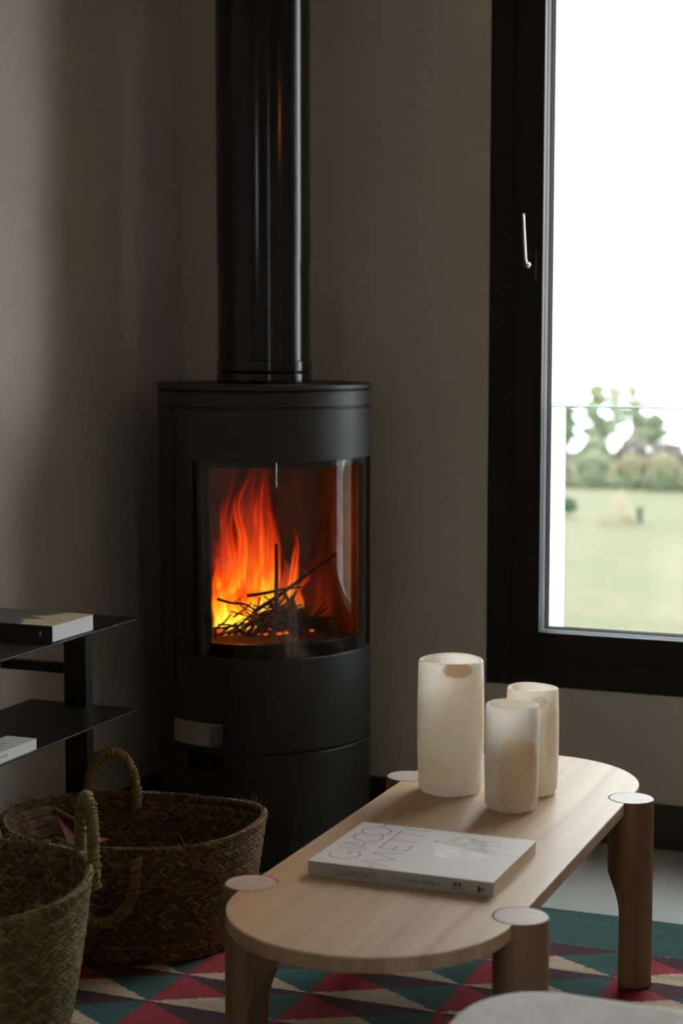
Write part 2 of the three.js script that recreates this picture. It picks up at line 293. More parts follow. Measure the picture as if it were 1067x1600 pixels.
  for (const [u0, y, i] of [[372, 0.62, 0.2], [405, 0.78, 0.07]]) { const l = new THREE.PointLight(0xff7a2a, i, 0, 2); l.position.copy(stoveWorld(toStove(u0, 0.0, y))); l.shadow.radius = 2; l.castShadow = true; l.name = 'fire_light'; scene.add(l); }
}

// ---------------------------------------------------------------- coffee table
{
  const oak = (seed, base, dark, light) => tex(512, 1024, (u, v) => {
    const warp = fbm(u * 3, v * 1.5, seed, 3, 3, 1.5) * 0.5, bands = fbm(u * 26 + warp * 7, v * 1.2, seed + 3, 3, 1e9, 1e9), fine = noise(u * 190, v * 14, seed + 5, 190, 14), pore = noise(u * 260, v * 26, seed + 9, 260, 26), plank = 0.5;
    let c = mixc(base, dark, cl(1.15 * Math.pow(bands, 1.6) + 0.14 * fine - 0.16)); c = mixc(c, light, cl(fine - 0.55) * 0.5);
    if (pore > 0.86) c = mixc(c, dark, 0.4); return c;
  });
  const topMap = oak(131, [190, 166, 132], [160, 131, 98], [204, 183, 154]); topMap.repeat.set(2.2, 0.9);
  const legShadeMap = oak(151, [144, 118, 88], [114, 87, 60], [158, 132, 102]); legShadeMap.repeat.set(3, 1.2);  // same oak as the top; the shade on the legs is put into this colour
  M.oakTop = std({ map: topMap, roughness: 0.5 });
  M.oakLegShaded = std({ map: legShadeMap, roughness: 0.5 });
  const endMap = tex(256, 256, (u, v) => { const n = fbm(u * 40, v * 40, 171, 3, 40, 40), q = noise(u * 6 + 2 * fbm(u * 3, v * 3, 175, 3), v * 70, 173); return mixc([190, 176, 164], [158, 140, 126], cl(n * 0.6 + q * 0.4)); });
  M.oakEnd = std({ map: endMap, roughness: 0.5 });

  const CX = 1.1375, HX = 0.2245, Z0 = 0.652, Z1 = 1.944, legR = 0.043, H = 0.37, T = 0.024;
  const legs = [[0.9155, 1.681, 1], [1.3635, 1.676, -1], [1.3655, 0.936, -1], [0.9145, 0.936, 1]];
  const t = thing('coffee_table', 'pale oak coffee table with rounded ends and round legs set into the top', 'coffee table', [CX, 0, 1.298]);
  const s = new THREE.Shape(), hz = (Z1 - Z0) / 2 - HX;
  s.absarc(0, hz, HX, 0, Math.PI); s.absarc(0, -hz, HX, Math.PI, Math.PI * 2); s.closePath();
  const g = new THREE.ExtrudeGeometry(s, { depth: T - 0.005, bevelEnabled: true, bevelSize: 0.0025, bevelThickness: 0.0025, bevelOffset: -0.0025, bevelSegments: 3, curveSegments: 64 });
  g.rotateX(Math.PI / 2); g.translate(0, H - 0.0025, 0);
  const ev = new Evaluator(); ev.useGroups = false;
  let top = new Brush(g); top.updateMatrixWorld();
  for (const [x, z] of legs) { const c = new Brush(new THREE.CylinderGeometry(legR + 0.0009, legR + 0.0009, 0.2, 64)); c.position.set(x - CX, H, z - 1.298); c.updateMatrixWorld(); top = ev.evaluate(top, c, SUBTRACTION); }
  part('tabletop', top.geometry, M.oakTop, t);
  legs.forEach(([x, z, sx]) => {
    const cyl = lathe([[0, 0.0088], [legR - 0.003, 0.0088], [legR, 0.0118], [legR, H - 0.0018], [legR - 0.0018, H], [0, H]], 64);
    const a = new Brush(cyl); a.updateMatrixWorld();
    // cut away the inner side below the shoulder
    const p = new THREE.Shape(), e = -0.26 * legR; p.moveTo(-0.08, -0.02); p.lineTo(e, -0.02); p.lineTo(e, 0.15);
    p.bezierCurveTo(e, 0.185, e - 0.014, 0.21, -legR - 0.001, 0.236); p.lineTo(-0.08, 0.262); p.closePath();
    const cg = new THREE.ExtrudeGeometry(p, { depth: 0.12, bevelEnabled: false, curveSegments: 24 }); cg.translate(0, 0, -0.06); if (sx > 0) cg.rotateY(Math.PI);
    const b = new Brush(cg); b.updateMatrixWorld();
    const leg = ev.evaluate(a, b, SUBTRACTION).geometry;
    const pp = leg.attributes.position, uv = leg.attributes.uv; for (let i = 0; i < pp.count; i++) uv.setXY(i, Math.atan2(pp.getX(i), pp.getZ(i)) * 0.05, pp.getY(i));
    const l = part('leg', leg, M.oakLegShaded, t); l.position.set(x - CX, 0, z - 1.298);
    const capG = lathe([[0, 0.0], [legR - 0.0016, 0.0], [legR - 0.0022, 0.0004], [0, 0.0006]], 64); const q = capG.attributes.position, cu = capG.attributes.uv; for (let i = 0; i < q.count; i++) cu.setXY(i, q.getX(i) * 8, q.getZ(i) * 8);
    const cap = part('end_grain', capG, M.oakEnd, l, 'greyish end grain disc flush with the top'); cap.position.y = H;
  });
}

// ---------------------------------------------------------------- alabaster vases
{
  const alab = (seed, spots) => tex(512, 512, (u, v) => {
    const w = fbm(u * 4, v * 3, seed, 4, 4, 3), n = fbm(u * 6 + w * 1.6, v * 4 + w * 2, seed + 3, 5), m = fbm(u * 26, v * 20, seed + 7, 4, 26, 20), vein = Math.pow(1 - Math.abs(2 * fbm(u * 5 + w, v * 6, seed + 11, 4) - 1), 14);
    let c = mixc([254, 252, 247], [249, 241, 226], cl((n - 0.32) * 1.9)); c = mixc(c, [247, 244, 238], cl((m - 0.5) * 1.3)); c = mixc(c, [214, 188, 150], cl(vein * 0.1));
    for (const [su, sv, ru, rv, col, k] of spots) { let du = Math.abs(u - su); du = Math.min(du, 1 - du); const d = Math.hypot(du / ru, (v - sv) / rv) + 0.5 * (fbm(u * 18, v * 14, seed + 23, 3) - 0.5); if (d < 1) c = mixc(c, col, cl((1 - d) * 6) * k); }
    return c;
  }, true, true);
  const vase = (x, z, rB, rM, rT, h, seed, spots, label, turn) => {
    const t = thing('alabaster_vase', label, 'vase', [x, 0.37, z], turn, 'alabaster vases on the coffee table');
    const w = 0.0062, prof = [[0, 0.0], [rB - 0.012, 0.0], [rB - 0.004, 0.003], [rB, 0.012]];
    for (let k = 1; k <= 12; k++) { const q = k / 12, r = q < 0.45 ? rB + (rM - rB) * Math.sin(q / 0.45 * Math.PI / 2) : rM + (rT - rM) * Math.pow((q - 0.45) / 0.55, 2); prof.push([r, 0.012 + (h - 0.015) * q]); }
    prof.push([rT - 0.0012, h - 0.0008], [rT - 0.003, h], [rT - w + 0.0012, h - 0.0006], [rT - w, h - 0.004]);
    const out = lathe(prof, 96), p = out.attributes.position, uv = out.attributes.uv;
    const jig = mulberry(seed); const ph = jig() * 6;
    for (let i = 0; i < p.count; i++) { const a = Math.atan2(p.getX(i), p.getZ(i)), k = 1 + 0.006 * Math.sin(2 * a + ph) + 0.004 * Math.sin(3 * a + ph * 2); const top = p.getY(i) > h - 0.02 ? 0.0012 * Math.sin(2 * a + ph * 1.7) : 0; p.setXYZ(i, p.getX(i) * k, p.getY(i) + top, p.getZ(i) * k); uv.setXY(i, (a / Math.PI / 2 + 1) % 1, p.getY(i) / h); }
    // the seam of u
    for (let i = 0; i < p.count; i++) { const k = Math.floor(i / prof.length); uv.setX(i, k / 96); }
    out.computeVertexNormals();
    const inn = lathe([[rT - w, h - 0.004], [rM - w, h * 0.45], [rB - w - 0.002, 0.03], [rB - 0.02, 0.014], [0, 0.012]], 96);
    const iu = inn.attributes.uv, ip = inn.attributes.position; for (let i = 0; i < ip.count; i++) { const a = Math.atan2(ip.getX(i), ip.getZ(i)), k = 1 + 0.006 * Math.sin(2 * a + ph) + 0.004 * Math.sin(3 * a + ph * 2); const top = ip.getY(i) > h - 0.02 ? 0.0012 * Math.sin(2 * a + ph * 1.7) : 0; ip.setXYZ(i, ip.getX(i) * k, ip.getY(i) + top, ip.getZ(i) * k); iu.setXY(i, Math.floor(i / 5) / 96, ip.getY(i) / h); } inn.computeVertexNormals();
    const m = std({ map: alab(seed, spots), roughness: 0.93, transmission: 0.6, thickness: 0, ior: 1.5, specularIntensity: 0.6 });
    part('body', out, m, t); part('lining', inn, m, t);
  };
  vase(1.028, 1.011, 0.0615, 0.0648, 0.0625, 0.258, 211, [[0.025, 0.955, 0.085, 0.06, [204, 180, 146], 0.75], [0.2, 0.6, 0.05, 0.3, [226, 196, 150], 0.4]], 'tallest cream alabaster vase, with a tan patch below its rim', rad(22));
  vase(1.175, 1.093, 0.0487, 0.0502, 0.0485, 0.198, 223, [[0.03, 0.36, 0.16, 0.4, [238, 212, 182], 0.4], [0.1, 0.55, 0.08, 0.15, [236, 208, 176], 0.35]], 'small alabaster vase with a peach cloudy patch, standing in front of the two others', rad(22));
  vase(1.178, 0.966, 0.0485, 0.0507, 0.0487, 0.206, 237, [[0.12, 0.6, 0.06, 0.3, [232, 208, 170], 0.3], [0.02, 0.9, 0.06, 0.06, [206, 184, 154], 0.35]], 'small alabaster vase half hidden behind the peach clouded one', rad(22));
}

// ---------------------------------------------------------------- books
function canvas(w, h) { const c = document.createElement('canvas'); c.width = w; c.height = h; return c; }
function ctex(c) { const t = new THREE.CanvasTexture(c); t.colorSpace = THREE.SRGBColorSpace; return t; }
const pagesMap = tex(64, 256, (u, v) => { const n = noise(u * 3, v * 90, 301), k = 0.9 + 0.12 * n; return [228 * k, 206 * k, 174 * k]; });
M.pages = std({ map: pagesMap, roughness: 0.9 });
M.whitePages = std({ color: 0xd9d8da, roughness: 0.9 });
{ // art book on the table
  const X0 = 0.984, X1 = 1.299, Z0 = 1.361, Z1 = 1.608, Hh = 0.0245;
  const cw = 1260, ch = 988, c = canvas(cw, ch), x = c.getContext('2d');
  x.fillStyle = '#cfccc5'; x.fillRect(0, 0, cw, ch);
  // large thin capitals reading away from the spine
  const L = (pts) => { x.beginPath(); pts.forEach(([u, v], k) => k ? x.lineTo(u * cw, v * ch) : x.moveTo(u * cw, v * ch)); x.stroke(); };
  const E = (u, v, ru, rv, a0, a1) => { x.beginPath(); x.ellipse(u * cw, v * ch, ru * cw, rv * ch, 0, a0, a1); x.stroke(); };
  x.strokeStyle = '#3d3a36'; x.lineWidth = 7; x.lineCap = 'round';
  const la = 0.055, lb = 0.215, lm = (la + lb) / 2, lr = (lb - la) / 2; // first line: cap tops at la, feet at lb
  E(lm, 0.775, lr, 0.105, Math.PI * 1.72, Math.PI * 1.25 + Math.PI * 2 - 0.01 - Math.PI * 0.0 - 0.9); L([[lb - 0.03, 0.69], [lm + 0.01, 0.69], [lm + 0.01, 0.755]]);
  L([[la, 0.635], [lb, 0.635]]);
  L([[lb, 0.6], [la, 0.53], [lb, 0.46]]); L([[lm + 0.03, 0.572], [lm + 0.03, 0.488]]);
  E(lm, 0.34, lr, 0.1, -Math.PI / 2 + 0.75, Math.PI * 1.5 - 0.75); E(lm, 0.185, lr, 0.1, 0, Math.PI * 2); L([[lm + 0.005, 0.065], [lm + 0.005, 0.0]]);
  const ma = 0.262, mb = 0.415;
  L([[mb, 0.93], [ma, 0.87], [mb, 0.77], [ma, 0.68], [mb, 0.62]]); L([[0.335, 0.985], [0.335, 0.93]]);
  L([[ma, 0.43], [ma, 0.56], [mb, 0.56], [mb, 0.43]]); L([[(ma + mb) / 2, 0.56], [(ma + mb) / 2, 0.46]]);
  L([[ma, 0.4], [ma, 0.27]]); L([[ma, 0.335], [mb, 0.335]]); L([[ma, 0.24], [ma, 0.11]]); L([[ma, 0.175], [mb, 0.175]]); L([[ma, 0.06], [mb, 0.06]]);
  // a loose pale and grey brushed shape with a thin stroke running to the edge
  const r = mulberry(311);
  for (let k = 0; k < 900; k++) {
    const a = r() * Math.PI * 2, q = Math.sqrt(r()), u = 0.665 + Math.cos(a) * q * 0.165 + 0.03 * Math.sin(a * 3), v = 0.36 + Math.sin(a) * q * 0.26 + (Math.cos(a) * q) * 0.03, g = fbm(u * 22, v * 14, 313, 4);
    const low = v > 0.36 + (u - 0.66) * 0.5; const tone = low ? 205 + 45 * g : 120 + 130 * g;
    x.globalAlpha = 0.16 + 0.3 * r(); x.fillStyle = `rgb(${tone | 0},${tone | 0},${(tone * 0.985) | 0})`; x.beginPath(); x.ellipse(u * cw, v * ch, 6 + 22 * r(), 5 + 14 * r(), r() * 3, 0, 7); x.fill();
  }
  x.globalAlpha = 0.75; x.strokeStyle = '#6f6d69'; x.lineWidth = 4;
  for (let k = 0; k < 34; k++) { const u = 0.6 + r() * 0.22, v = 0.13 + r() * 0.28; x.beginPath(); x.moveTo(u * cw, v * ch); x.quadraticCurveTo((u + 0.02) * cw, (v - 0.02 + 0.05 * r()) * ch, (u + 0.03 + 0.03 * r()) * cw, (v + 0.03 * (r() - 0.5)) * ch); x.stroke(); }
  x.globalAlpha = 0.9; x.lineWidth = 5; L([[0.8, 0.39], [0.85, 0.405], [1.0, 0.405]]); x.globalAlpha = 1;
  const cover = std({ map: ctex(c), roughness: 0.55 });
  const sw = 1260, sh = 98, sc = canvas(sw, sh), y = sc.getContext('2d');
  y.fillStyle = '#b4b0a8'; y.fillRect(0, 0, sw, sh); y.save(); y.translate(sw, sh); y.rotate(Math.PI);
  y.fillStyle = '#4a4743'; y.font = '52px sans-serif'; y.textBaseline = 'middle'; y.fillText('GIACOMETTI', sw - 480, 48, 380);
  y.fillStyle = '#141414'; y.fillRect(62, 40, 40, 10); y.fillRect(88, 22, 14, 46); // publisher marks
  y.fillStyle = '#2a2826'; y.beginPath(); y.arc(222, 60, 11, 0, 7); y.arc(250, 60, 11, 0, 7); y.fill(); y.fillStyle = '#77736c'; for (let k = 0; k < 3; k++) y.fillRect(200, 26 + k * 9, 78, 4); y.restore();
  // a faint small line of print, too small to read
  y.fillStyle = '#77736c'; const rr = mulberry(9); for (let q = 545; q < 900;) { const w = 4 + rr() * 9; y.globalAlpha = q < 640 ? 0.35 : 0.75; y.fillRect(q, 42 - rr() * 4, w, 18 + rr() * 6); q += w + 3 + (rr() < 0.12 ? 12 : 0); } y.globalAlpha = 1;
  const spine = std({ map: ctex(sc), roughness: 0.6 }), plain = std({ color: 0xc6c2ba, roughness: 0.6 });
  const t = thing('art_book', 'thick pale grey paperback art book lying on the oak coffee table', 'book', [X0, 0.37, Z1]);
  const w = X1 - X0, d = Z1 - Z0;
  const fg = box(0, w, Hh - 0.0008, Hh, -d, 0); const fu = fg.attributes.uv, fp = fg.attributes.position; for (let i = 0; i < fp.count; i++) fu.setXY(i, fp.getX(i) / w, -fp.getZ(i) / d);
  part('front_cover', fg, cover, t, 'grey cover with large thin capitals');
  const sg = box(0, w, 0.0002, Hh - 0.0002, -0.0008, 0.0004); const su = sg.attributes.uv, sp = sg.attributes.position; for (let i = 0; i < sp.count; i++) su.setXY(i, sp.getX(i) / w, sp.getY(i) / Hh);
  part('spine', sg, spine, t, 'grey spine with small lettering');
  part('back_cover', box(0, w, 0, 0.0008, -d, 0), plain, t);
  part('page_block', box(0.0012, w - 0.0012, 0.0008, Hh - 0.0008, -d + 0.0012, -0.0008), M.pages, t, 'cream page edges');
}
M.shelf = std({ color: 0x0f0f0e, roughness: 0.42, specularIntensity: 0.7 });
{ // black metal shelf on the left wall
  const t = thing('metal_shelf', 'thin black metal shelf unit with two boards on the left wall', 'shelf', [0, 0, 0.87]);
  part('shelf_board', rbox(0.003, 0.272, 0.4385, 0.4425, 0, 1.5, 0.0012), M.shelf, t);
  part('shelf_board', rbox(0.003, 0.277, 0.6375, 0.6415, 0, 1.5, 0.0012), M.shelf, t);
  part('post', rbox(0.107, 0.162, 0, 0.6375, 0.004, 0.034, 0.002), M.shelf, t);
  part('post', rbox(0.107, 0.162, 0, 0.6375, 1.466, 1.496, 0.002), M.shelf, t);
  part('bracket', [rbox(LX + 0.001, 0.108, 0.512, 0.533, 0.006, 0.03, 0.002), new THREE.CylinderGeometry(0.003, 0.003, 0.003, 12).rotateX(Math.PI / 2).translate(0.1, 0.5225, 0.031)], M.shelf, t);
  part('bracket', rbox(LX + 0.001, 0.108, 0.512, 0.533, 1.468, 1.492, 0.002), M.shelf, t);
}
{ // black spined book on the upper board
  const t = thing('photo_book', 'thick black spined book with white page edges on the upper shelf board', 'book', [0.268, 0.6417, 1.213]);
  const w = 0.225, d = 0.162, h = 0.033;
  const c = canvas(700, 512), x = c.getContext('2d');
  x.fillStyle = '#5d5c55'; x.fillRect(0, 0, 700, 512); const r = mulberry(17);
  for (let k = 0; k < 500; k++) { const g = 70 + 40 * r(); x.globalAlpha = 0.18; x.fillStyle = `rgb(${g},${g},${g * 0.9})`; x.fillRect(r() * 700, r() * 512, 20 + 90 * r(), 6 + 20 * r()); }
  x.globalAlpha = 0.7; x.fillStyle = '#8b8b86'; for (let k = 0; k < 14; k++) x.fillRect(60 + 260 * r(), 180 + 180 * r(), 8 + 46 * r(), 5 + 5 * r()); x.globalAlpha = 1;
  x.fillStyle = '#c2b695'; x.beginPath(); x.moveTo(700, 0); x.lineTo(520, 0); x.lineTo(470, 150); x.lineTo(350, 200); x.lineTo(520, 280); x.lineTo(360, 330); x.lineTo(420, 370); x.lineTo(470, 512); x.lineTo(700, 512); x.closePath(); x.fill();
  x.strokeStyle = '#8a7f62'; x.lineWidth = 7; x.beginPath(); x.moveTo(480, 210); x.quadraticCurveTo(590, 300, 700, 300); x.stroke();
  const cover = std({ map: ctex(c), roughness: 0.6 }), black = std({ color: 0x0e0e0e, roughness: 0.5 });
  const g = box(-w, 0, h - 0.001, h, -d, 0); const u = g.attributes.uv, p = g.attributes.position; for (let i = 0; i < p.count; i++) u.setXY(i, p.getX(i) / w + 1, -p.getZ(i) / d);
  part('front_cover', g, cover, t, 'dark grey cover with a tan paper shape');
  part('back_cover', box(-w, 0, 0, 0.001, -d, 0), black, t);
  part('spine', box(-w, 0, 0, h, -0.002, 0.0006), black, t, 'black spine');
  part('page_block', box(-w + 0.002, -0.0006, 0.001, h - 0.001, -d + 0.001, -0.002), M.whitePages, t, 'white page edges');
  const lg = new THREE.CircleGeometry(0.005, 20); lg.scale(0.5, 1.3, 1); lg.translate(-0.026, h * 0.5, 0.0009); part('spine_emblem', lg, std({ color: 0xb58f90, roughness: 0.6 }), t, 'small pink emblem');
}
{ // small white book on the lower board
  const t = thing('small_white_book', 'small white book with a lettered spine on the lower shelf board', 'book', [0.268, 0.4427, 1.278]);
  const w = 0.066, d = 0.2, h = 0.021;
  const c = canvas(854, 96), x = c.getContext('2d'); x.fillStyle = '#dcdcd6'; x.fillRect(0, 0, 854, 96); x.save(); x.translate(427, 48); x.rotate(Math.PI); x.translate(-427, -48); x.translate(436, 0); x.scale(1.5, 1);
  x.fillStyle = '#4b4b49'; x.font = '50px sans-serif'; x.textBaseline = 'middle'; x.fillText('Geor', 0, 50); x.restore(); x.fillStyle = '#c4c5c0'; x.fillRect(826, 0, 5, 96);
  const spine = std({ map: ctex(c), roughness: 0.6 });
  const c2 = canvas(288, 854), y = c2.getContext('2d'); y.fillStyle = '#d2d2cb'; y.fillRect(0, 0, 288, 854); y.translate(0, 110); y.strokeStyle = '#3c3c3a'; y.lineWidth = 9;
  y.beginPath(); y.ellipse(120, 190, 60, 56, 0, 0.3, 5.2); y.stroke(); y.beginPath(); y.ellipse(150, 300, 42, 40, 0, 0, 7); y.stroke(); y.fillStyle = '#3c3c3a'; y.beginPath(); y.arc(140, 138, 13, 0, 7); y.fill();
  const cover = std({ map: ctex(c2), roughness: 0.6 }), white = std({ color: 0xd9d9d3, roughness: 0.6 });
  const g = box(-w, 0, h - 0.001, h, 0, d), u = g.attributes.uv, p = g.attributes.position; for (let i = 0; i < p.count; i++) u.setXY(i, p.getX(i) / w + 1, 1 - p.getZ(i) / d);
  part('front_cover', g, cover, t);
  const s = box(-0.001, 0.0005, 0, h, 0, d), su = s.attributes.uv, sp = s.attributes.position; for (let i = 0; i < sp.count; i++) su.setXY(i, 1 - sp.getZ(i) / d, sp.getY(i) / h);
  part('spine', s, spine, t, 'white spine with dark lettering');
  part('back_cover', box(-w, 0, 0, 0.001, 0, d), white, t);
  part('page_block', box(-w + 0.001, -0.001, 0.001, h - 0.001, 0.001, d - 0.001), M.whitePages, t);
}

// ---------------------------------------------------------------- rug
{
  const X0 = 0.16, X1 = 2.64, Z0 = 0.56, Z1 = 3.18, cwid = 0.2587, cx0 = 0.5545, rh = 0.1487, rz0 = 0.770, S = 720;
  const W = Math.round((X1 - X0) * S), Hh = Math.round((Z1 - Z0) * S);
  const map = tex(W, Hh, (u, v) => {
    let x = X0 + u * (X1 - X0), z = Z0 + (1 - v) * (Z1 - Z0);
    const step = 0.0042, zr = Math.floor(z / step), jx = (hash(zr, 3, 5) - 0.5) * 0.009, xr = Math.floor(x / 0.003), jz = (hash(xr, 7, 9) - 0.5) * 0.003;
    let c; const green = [48, 84, 78], red = [150, 40, 50], plum = [68, 36, 46], cream = [186, 165, 140];
    if (z < rz0 + jz || z > Z1 - 0.18) c = green; else {
      const fx = (x + jx - cx0) / cwid, fz = (z + jz - rz0) / rh, a = fx - Math.floor(fx) - 0.5, b = fz - Math.floor(fz) - 0.5;
      c = Math.abs(b) > Math.abs(a) ? (b < 0 ? plum : cream) : (a < 0 ? red : green);
    }
    const n = fbm(x * 9, z * 60, 401, 3), w = noise(x * 330, z * 250, 405), m = fbm(x * 3, z * 3, 409, 3);
    const k = 0.82 + 0.2 * n + 0.16 * (w - 0.5) + 0.16 * (m - 0.5) + 0.04; return [c[0] * k, c[1] * k, c[2] * k];
  }, true, false);
  const bump = tex(256, 256, (u, v) => [cl(0.5 + 0.5 * Math.sin(v * Math.PI * 2 * 48) * (0.5 + 0.5 * noise(u * 64, v * 48, 411, 64, 48))) * 200 + 55 * noise(u * 100, v * 100, 413, 100, 100)], false); bump.repeat.set(11, 11);
  const n = 80, g = new THREE.BoxGeometry(X1 - X0, 0.007, Z1 - Z0, n, 1, n); g.translate((X0 + X1) / 2, 0.0045, (Z0 + Z1) / 2);
  const p = g.attributes.position, uv = g.attributes.uv, r = mulberry(3);
  for (let i = 0; i < p.count; i++) { const x = p.getX(i), z = p.getZ(i); uv.setXY(i, (x - X0) / (X1 - X0), 1 - (z - Z0) / (Z1 - Z0)); let dz = 0; if (z < Z0 + 0.001) dz = 0.003 * (noise(x * 12, 1, 421) - 0.5); p.setXYZ(i, x, p.getY(i) > 0.005 ? p.getY(i) + 0.0012 * (noise(x * 9, z * 9, 423) - 0.5) : 0.0005, z + dz); }
  g.computeVertexNormals();
  solo('kilim_rug', g, std({ map, bumpMap: bump, bumpScale: 0.0012, roughness: 0.97, sheen: 0.2, sheenRoughness: 0.8 }), 'flat woven rug with green, red, cream and plum triangles under the table', 'rug');
}

// ---------------------------------------------------------------- baskets
function basket(o) {
  const { x, z, turn, a0, b0, a1, b1, h, bands, tint, tint2, label, name, seed, handles, rimWave = 0.006, y0 = 0.0092 } = o;
  const t = thing(name, label, 'basket', [x, y0, z], turn, 'woven baskets with loop handles');
  const r = mulberry(seed);
  const bulge = (q) => Math.pow(q, 0.62);
  const rimH = (f) => h + rimWave * Math.sin(2 * f + 0.9) + rimWave * 0.6 * Math.sin(3 * f + 2.1);
  const P = (f, q, off = 0) => { // f angle, q 0..1 up the wall
    const k = bulge(q), wob = 0.004 * Math.sin(3 * f + seed) * q + 0.0035 * Math.sin(5 * f + 2 * seed) * q, rip = 0.0028 * Math.abs(Math.sin(q * bands * Math.PI));
    const a = a0 + (a1 - a0) * k + wob + rip + off, b = b0 + (b1 - b0) * k + wob + rip + off; return V(a * Math.cos(f), rimH(f) * q, b * Math.sin(f));
  };
  const mat = std({ color: tint, roughness: 0.92, side: THREE.DoubleSide });
  // wall: outer and inner skin
  const nf = 120, nq = bands * 6;
  const skin = (off) => { const pos = [], idx = []; for (let j = 0; j <= nq; j++) for (let i = 0; i <= nf; i++) { const p = P(i / nf * Math.PI * 2, j / nq, off); pos.push(p.x, p.y, p.z); } for (let j = 0; j < nq; j++) for (let i = 0; i < nf; i++) { const a = j * (nf + 1) + i, b = a + 1, c = a + nf + 1, d = c + 1; idx.push(a, c, b, b, c, d); } const g = new THREE.BufferGeometry(); g.setAttribute('position', new THREE.Float32BufferAttribute(pos, 3)); g.setIndex(idx); g.computeVertexNormals(); g.setAttribute('uv', new THREE.Float32BufferAttribute(new Float32Array(pos.length / 3 * 2), 2)); return g; };
  const floorG = new THREE.CylinderGeometry(1, 1, 0.006, 60); floorG.scale(a0 + 0.003, 1, b0 + 0.003); floorG.translate(0, 0.003, 0);
  part('wall', [skin(0), skin(-0.004)], mat, t);
  part('bottom', floorG, mat, t);
  // plaited strands on both faces
  const sg = new THREE.SphereGeometry(1, 7, 4), mats = [], cols = [], m4 = new THREE.Matrix4(), cA = new THREE.Color(tint), cB = new THREE.Color(tint2), c = new THREE.Color();
  const put = (p, dir, nrm, len, wd, th) => { const X = dir.clone().normalize(), N = nrm.clone().sub(X.clone().multiplyScalar(nrm.dot(X))).normalize(), Y = N.clone().cross(X); m4.makeBasis(X.multiplyScalar(len), Y.multiplyScalar(wd), N.multiplyScalar(th)).setPosition(p); mats.push(m4.clone()); c.copy(cA).lerp(cB, Math.pow(r(), 1.4)).multiplyScalar(0.72 + 0.5 * r()); cols.push(c.clone()); };
  const sub = bands * 2, per = (q) => Math.round((a0 + (a1 - a0) * bulge(q) + b0 + (b1 - b0) * bulge(q)) * Math.PI / 0.0078);
  for (let j = 0; j < sub; j++) {
    const q = (j + 0.5) / sub, n = per(q), sgn = j % 2 ? 1 : -1;
    for (let i = 0; i < n; i++) {
      const f = (i + 0.35 * r()) / n * Math.PI * 2, p = P(f, q), tu = P(f + 0.01, q).sub(p).normalize(), tv = P(f, Math.min(1, q + 0.01)).sub(P(f, q - 0.01)).normalize(), nr = tv.clone().cross(tu).normalize(); if (nr.x * p.x + nr.z * p.z < 0) nr.negate();
      const an = rad(sgn * (36 + 14 * (r() - 0.5))), dir = tu.clone().multiplyScalar(Math.cos(an)).add(tv.clone().multiplyScalar(Math.sin(an))).add(nr.clone().multiplyScalar(0.16 * (r() - 0.3)));
      put(p.clone().add(nr.clone().multiplyScalar(0.0012)), dir, nr, 0.0102 + 0.002 * r(), 0.003, 0.0023);
      if (q > 0.3) put(P(f, q, -0.005), dir, nr, 0.0104, 0.003, 0.002);
    }
  }
  const rimMats0 = mats.length;
  const addInst = (nm, list, cl2) => { const im = new THREE.InstancedMesh(sg, std({ color: 0xffffff, roughness: 0.85 }), list.length); im.name = nm; im.userData.kind = 'stuff'; list.forEach((m, i) => { im.setMatrixAt(i, m); im.setColorAt(i, cl2[i]); }); im.castShadow = im.receiveShadow = true; t.add(im); };
  addInst('plaited_strands', mats, cols);
  // rim: a rope of slanting turns
  const rm = [], rc = [];
  { const keepM = mats.length; const nR = 230; for (let i = 0; i < nR; i++) for (const s of [0, 1, 2]) { const f = (i + 0.4 * r()) / nR * Math.PI * 2, p = P(f, 1), tu = P(f + 0.01, 1).sub(p).normalize(), up = V(0, 1, 0), out = V(p.x, 0, p.z).normalize(); const th = s * 2.1 + i * 0.06, rad2 = out.clone().multiplyScalar(Math.cos(th)).add(up.clone().multiplyScalar(Math.sin(th))), tan = out.clone().multiplyScalar(-Math.sin(th)).add(up.clone().multiplyScalar(Math.cos(th))); put(p.clone().add(V(0, 0.002, 0)).add(rad2.clone().multiplyScalar(0.0045)), tu.clone().multiplyScalar(0.75).add(tan.multiplyScalar(0.65)), rad2, 0.0085, 0.0032, 0.0026); }
    rm.push(...mats.splice(keepM)); rc.push(...cols.splice(keepM)); }
  addInst('rim_rope', rm, rc);
  // handles
  for (const hd of handles) {
    const pts = hd(P), cv = new THREE.CatmullRomCurve3(pts), len = cv.getLength(), gs = [new THREE.TubeGeometry(cv, 60, 0.0095, 8)], nw = Math.round(len / 0.0038);
    for (let k = 0; k <= nw; k++) { const p = cv.getPointAt(k / nw), tg = cv.getTangentAt(k / nw); const g = new THREE.TorusGeometry(0.0092 + 0.0032 * r(), 0.0017 + 0.0006 * r(), 4, 12); g.rotateX((r() - 0.5) * 0.7); g.rotateY(0.35 + (r() - 0.5) * 0.6); g.applyQuaternion(new THREE.Quaternion().setFromUnitVectors(V(0, 0, 1), tg)); g.translate(p.x, p.y, p.z); gs.push(g); }
    part('handle', gs, std({ color: cA.clone().lerp(cB, o.handleTone ?? 0.55), roughness: 0.9 }), t);
  }
  // loose fibres
  const fib = [];
